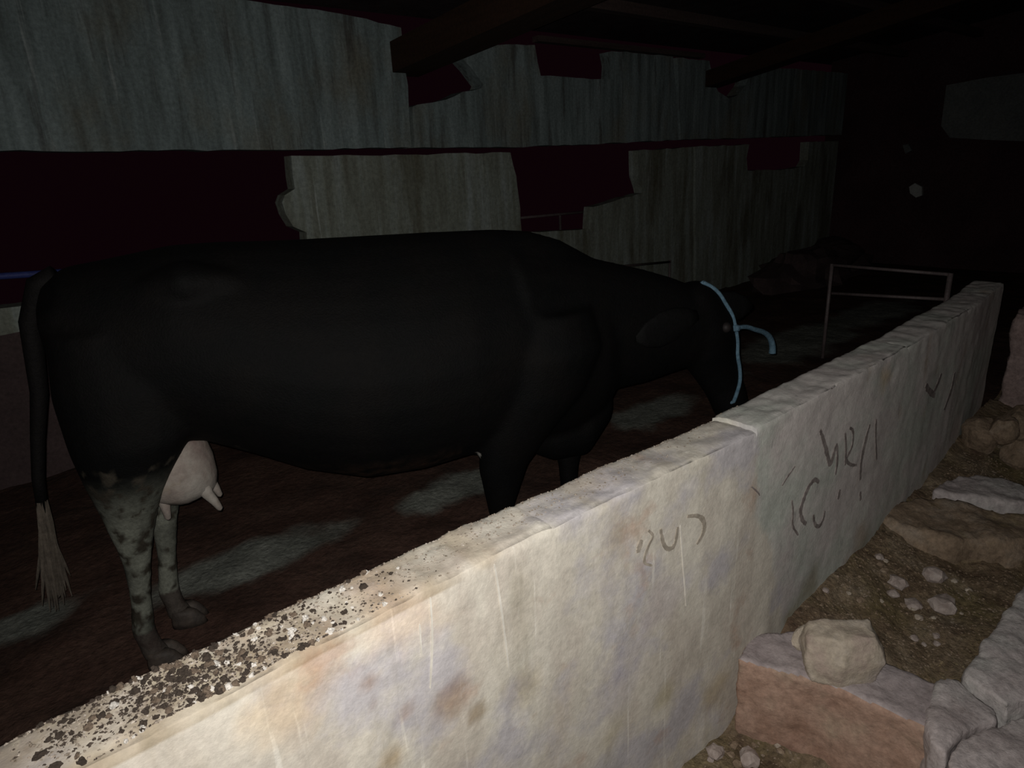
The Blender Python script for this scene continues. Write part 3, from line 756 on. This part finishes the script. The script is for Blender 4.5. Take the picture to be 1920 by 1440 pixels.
# udder with teats
ud = bmesh.new()
loft(ud, [ring(ud, (s, -.06, z), XL, YL, a, b, 22) for s, z, a, b in [(.20, .92, .05, .06), (.20, .87, .09, .09), (.20, .80, .115, .11), (.205, .73, .125, .12), (.21, .67, .122, .12), (.22, .63, .105, .105), (.23, .60, .075, .075), (.23, .59, .04, .04)]])
for v in ud.verts: v.co += Vector((0, 0, .012 * fn(v.co, 9, 2, 4)))
udo = obj('udder', ud, M_udder, COW, smooth=True); udo['label'] = 'pale pinkish udder'
for s, y, dx in ((.165, -.11, 0), (.165, .0, 0), (.285, -.11, .04), (.285, .0, .03)):
    bm = bmesh.new(); tubebm(bm, [(s, y, .65), (s + dx * .3, y, .61), (s + dx * .7, y, .58), (s + dx, y, .55), (s + dx, y, .543)], [.026, .019, .014, .010, .004], 10)
    obj('teat', bm, M_udder, udo, smooth=True)
# tail with switch
bm = bmesh.new(); tubebm(bm, [(.0, .0, 1.35), (-.05, .0, 1.33), (-.10, .0, 1.22), (-.13, .0, 1.0), (-.17, 0, .85), (-.20, .0, .72), (-.215, .0, .60)], [.035, .034, .03, .024, .02, .018, .016], 12)
tail = obj('tail', bm, M_fur, COW, smooth=True)
ca = tail.data.color_attributes.new('fur', 'FLOAT_COLOR', 'POINT')
for i in range(len(tail.data.vertices)): ca.data[i].color = (.004, .0035, .0035, 1)
bm = bmesh.new(); rt = random.Random(5)
for k in range(46):
    a = rt.uniform(0, 6.28); rr = rt.uniform(0, .012); zz = rt.uniform(.24, .36); sp = rt.uniform(.004, .03) * (1 if k < 34 else 2.2)
    p0 = Vector((-.21 + rr * math.cos(a), rr * math.sin(a), .64)); p3 = Vector((-.255 + sp * math.cos(a), sp * math.sin(a), zz))
    p1 = p0 + Vector((math.cos(a) * .008 - .015, math.sin(a) * .008, -.14))
    tubebm(bm, [p0, p0.lerp(p1, .6), p1.lerp(p3, .3), p1.lerp(p3, .7), p3], [.006, .007, .006, .0045, .0012], 5)
obj('tail_switch', bm, M_switch, tail)
# ears
for sg in (1, -1):
    bm = bmesh.new(); rings = []
    # near ear laid back along the neck, far ear pricked forward past the forehead
    base = Vector((2.16, -.085, .99)) if sg > 0 else Vector((2.25, .05, .985))
    out = Vector((-.93, -.22, -.12) if sg > 0 else (.98, .10, -.10)).normalized(); up = Vector((.1, 0, .99)); up = (up - out * up.dot(out)).normalized(); th = out.cross(up)
    for q, ww, tt in ((0, .03, .022), (.05, .052, .026), (.12, .070, .020), (.19, .072, .014), (.26, .050, .010), (.31, .012, .005)):
        rings.append(ring(bm, base + out * q, up, th, ww, tt, 14))
    loft(bm, rings)
    e = obj('ear', bm, M_fur, COW, smooth=True); ca = e.data.color_attributes.new('fur', 'FLOAT_COLOR', 'POINT')
    for i in range(len(e.data.vertices)): ca.data[i].color = (.004, .004, .004, 1)
# eyes
for sg in (1, -1):
    bm = bmesh.new(); bmesh.ops.create_uvsphere(bm, u_segments=14, v_segments=10, radius=.022)
    e = obj('eye', bm, M_eye, COW, smooth=True); e.location = (2.30, -sg * .094, .93)

# ------------------------------------------------------------------ blue rope halter on the cow's head
bpy.context.view_layer.update()
from mathutils.bvhtree import BVHTree
cw = COW.matrix_world
CT = BVHTree.FromPolygons([cw @ v.co for v in body.data.vertices], [p.vertices[:] for p in body.data.polygons])
hal = empty('halter_rope', cw @ Vector((2.3, 0, .9)))
tag(hal, 'pale blue rope tied round the black cow\'s head', 'rope')
def loc_rope(pts, r, name):
    bm = bmesh.new(); tubebm(bm, pts, r, 8); o = obj(name, bm, M_rope, smooth=True); o.parent = hal; o.matrix_parent_inverse = Matrix.Translation(-hal.location); return o
def on_cow(u, v, off=.005):
    d = Vector(ray(u, v)).normalized(); o0 = Vector((0, 0, CAM_H))
    for du in range(0, 60, 4):               # step inwards until the line of sight meets the hide
        d = Vector(ray(u - du, v)).normalized(); h = CT.ray_cast(o0, d)
        if h[0] is not None and h[3] < 4: return h[0] + h[1] * off
    return None
def chaikin(P, n=2):
    for _ in range(n):
        Q = [P[0]]
        for a, b in zip(P, P[1:]): Q += [a.lerp(b, .25), a.lerp(b, .75)]
        P = Q + [P[-1]]
    return P
bf = body.data.color_attributes['fur']; inv = cw.inverted()
for u, v, rad in ((872, 866, .035), (884, 862, .028), (899, 851, .010)):      # white fleck behind the elbow
    h = CT.ray_cast(Vector((0, 0, CAM_H)), Vector(ray(u, v)).normalized())
    if h[0] is not None and h[3] < 4:
        q = inv @ h[0]
        for i, vv in enumerate(body.data.vertices):
            if (vv.co - q).length < rad: bf.data[i].color = (.22, .21, .19, 1)
near = [p for p in (on_cow(u, v) for u, v in [(1318, 532), (1336, 541), (1352, 553), (1366, 570), (1375, 590), (1381, 615), (1385, 640), (1388, 665), (1389, 690), (1386, 715), (1380, 738), (1372, 760)]) if p is not None]
hc = cw @ Vector((2.28, 0, .86)); away = (cw.to_3x3() @ Vector((-.1, 1, 0))).normalized()
back = []
for k in range(1, 12):                        # closes behind the head
    q = near[-1].lerp(near[0], k / 12) + away * (.30 * math.sin(math.pi * k / 12))
    h = CT.ray_cast(q + away * .3, -away, .6)
    back.append(h[0] + away * .006 if h[0] is not None else q)
loc_rope(chaikin(near + back + [near[0]]), .0085, 'head_loop')
m_ = near[len(near) // 2 - 1]; dpt = m_.y
tl_ = [m_] + [Vector(ony(u, v, dpt + dy)) for u, v, dy in [(1400, 612, .0), (1416, 618, .0), (1432, 622, .01), (1444, 632, .01), (1449, 648, .01), (1448, 662, .01)]]
te = chaikin(tl_); loc_rope(te, [.009 + .008 * (i / len(te)) ** 1.5 for i in range(len(te))], 'loose_end')
bmk = stonebm(.019, 4, 2, .9, .3); kn = obj('knot', bmk, M_rope, smooth=True); kn.parent = hal; kn.location = m_ - hal.location

# ------------------------------------------------------------------ small gate, rails, pipe
gate = tag(empty('pipe_gate', (5.2, 2.25, 0)), 'low two-rail pipe gate behind the cow\'s head', 'gate')
GX = 5.2
def gpart(name, pts, r):
    bm = bmesh.new(); tubebm(bm, pts, r, 8); o = obj(name, bm, M_metal, smooth=True); o.parent = gate; o.matrix_parent_inverse = Matrix.Translation(-gate.location)
a, b = onx(1560, 497, GX), onx(1782, 515, GX); c, d = onx(1560, 550, GX), onx(1740, 558, GX)
gpart('post', [(GX, a[1], -.01), (GX, a[1], a[2] + .01)], .014)
gpart('post', [(GX, b[1], -.01), (GX, b[1], b[2] + .01)], .018)
gpart('rail', [(GX, a[1], a[2]), (GX, b[1], b[2])], .012)
gpart('rail', [(GX, c[1], c[2]), (GX, b[1], d[2])], .012)
rl = tag(empty('pipe_railing', (5.6, 4.36, 0)), 'thin pipe railing standing before the back wall beyond the cow\'s neck', 'railing')
a, b = ony(1120, 500, 4.36), ony(1256, 491, 4.36)
for nm, pts in (('rail', [(a[0] - .5, 4.36, a[2] + .02), (b[0], 4.36, b[2])]), ('post', [(b[0], 4.36, -.01), (b[0], 4.36, b[2] + .02)]), ('post', [(a[0] - .5, 4.36, -.01), (a[0] - .5, 4.36, a[2] + .04)])):
    bm = bmesh.new(); tubebm(bm, pts, .013, 8); o = obj(nm, bm, M_metal, smooth=True); o.parent = rl; o.matrix_parent_inverse = Matrix.Translation(-rl.location)
# rail outside the broken opening
ro = tag(empty('yard_railing', (4.9, 5.2, 0)), 'thin railing in the night outside the broken opening', 'railing')
a, b, c = ony(955, 409, 5.2), ony(1125, 396, 5.2), ony(1050, 404, 5.2)
for nm, pts in (('rail', [(a[0] - .4, 5.2, a[2] - .0), (b[0] + .4, 5.2, b[2])]), ('post', [(c[0], 5.2, -.02), (c[0], 5.2, c[2])])):
    bm = bmesh.new(); tubebm(bm, pts, .014, 8); o = obj(nm, bm, M_metal, smooth=True); o.parent = ro; o.matrix_parent_inverse = Matrix.Translation(-ro.location)
yard = tag(obj('floor_yard', boxbm(-2, 10, 4.63, 9, -.3, -.02), M_soil), 'dark yard ground outside the openings', 'ground', kind='structure')
a = ony(-160, 524, 4.44); b = ony(150, 508, 4.44)
bm = bmesh.new(); tubebm(bm, [(a[0], 4.44, a[2]), (a[0] * .5 + b[0] * .5, 4.44, (a[2] + b[2]) / 2 - .006), (b[0], 4.44, b[2]), (b[0] + 1.1, 4.46, b[2] - .03)], .018, 10)
tag(obj('water_pipe', bm, M_bluepipe, smooth=True), 'dark blue pipe running above the pale sill behind the cow', 'pipe')
# rubble heap at the foot of the back wall
hb = bmesh.new(); bmesh.ops.create_uvsphere(hb, u_segments=30, v_segments=16, radius=1)
for v in hb.verts:
    q = 1 + .3 * fn(v.co, 2.5, 4, 6); v.co = Vector((8.6 + v.co.x * 1.3 * q, 3.95 + v.co.y * .45 * q, max(-.03, v.co.z * .42 * q)))
tag(obj('rubble_heap', hb, M_dado, smooth=False), 'low dark rubble heap at the foot of the back wall', 'heap')
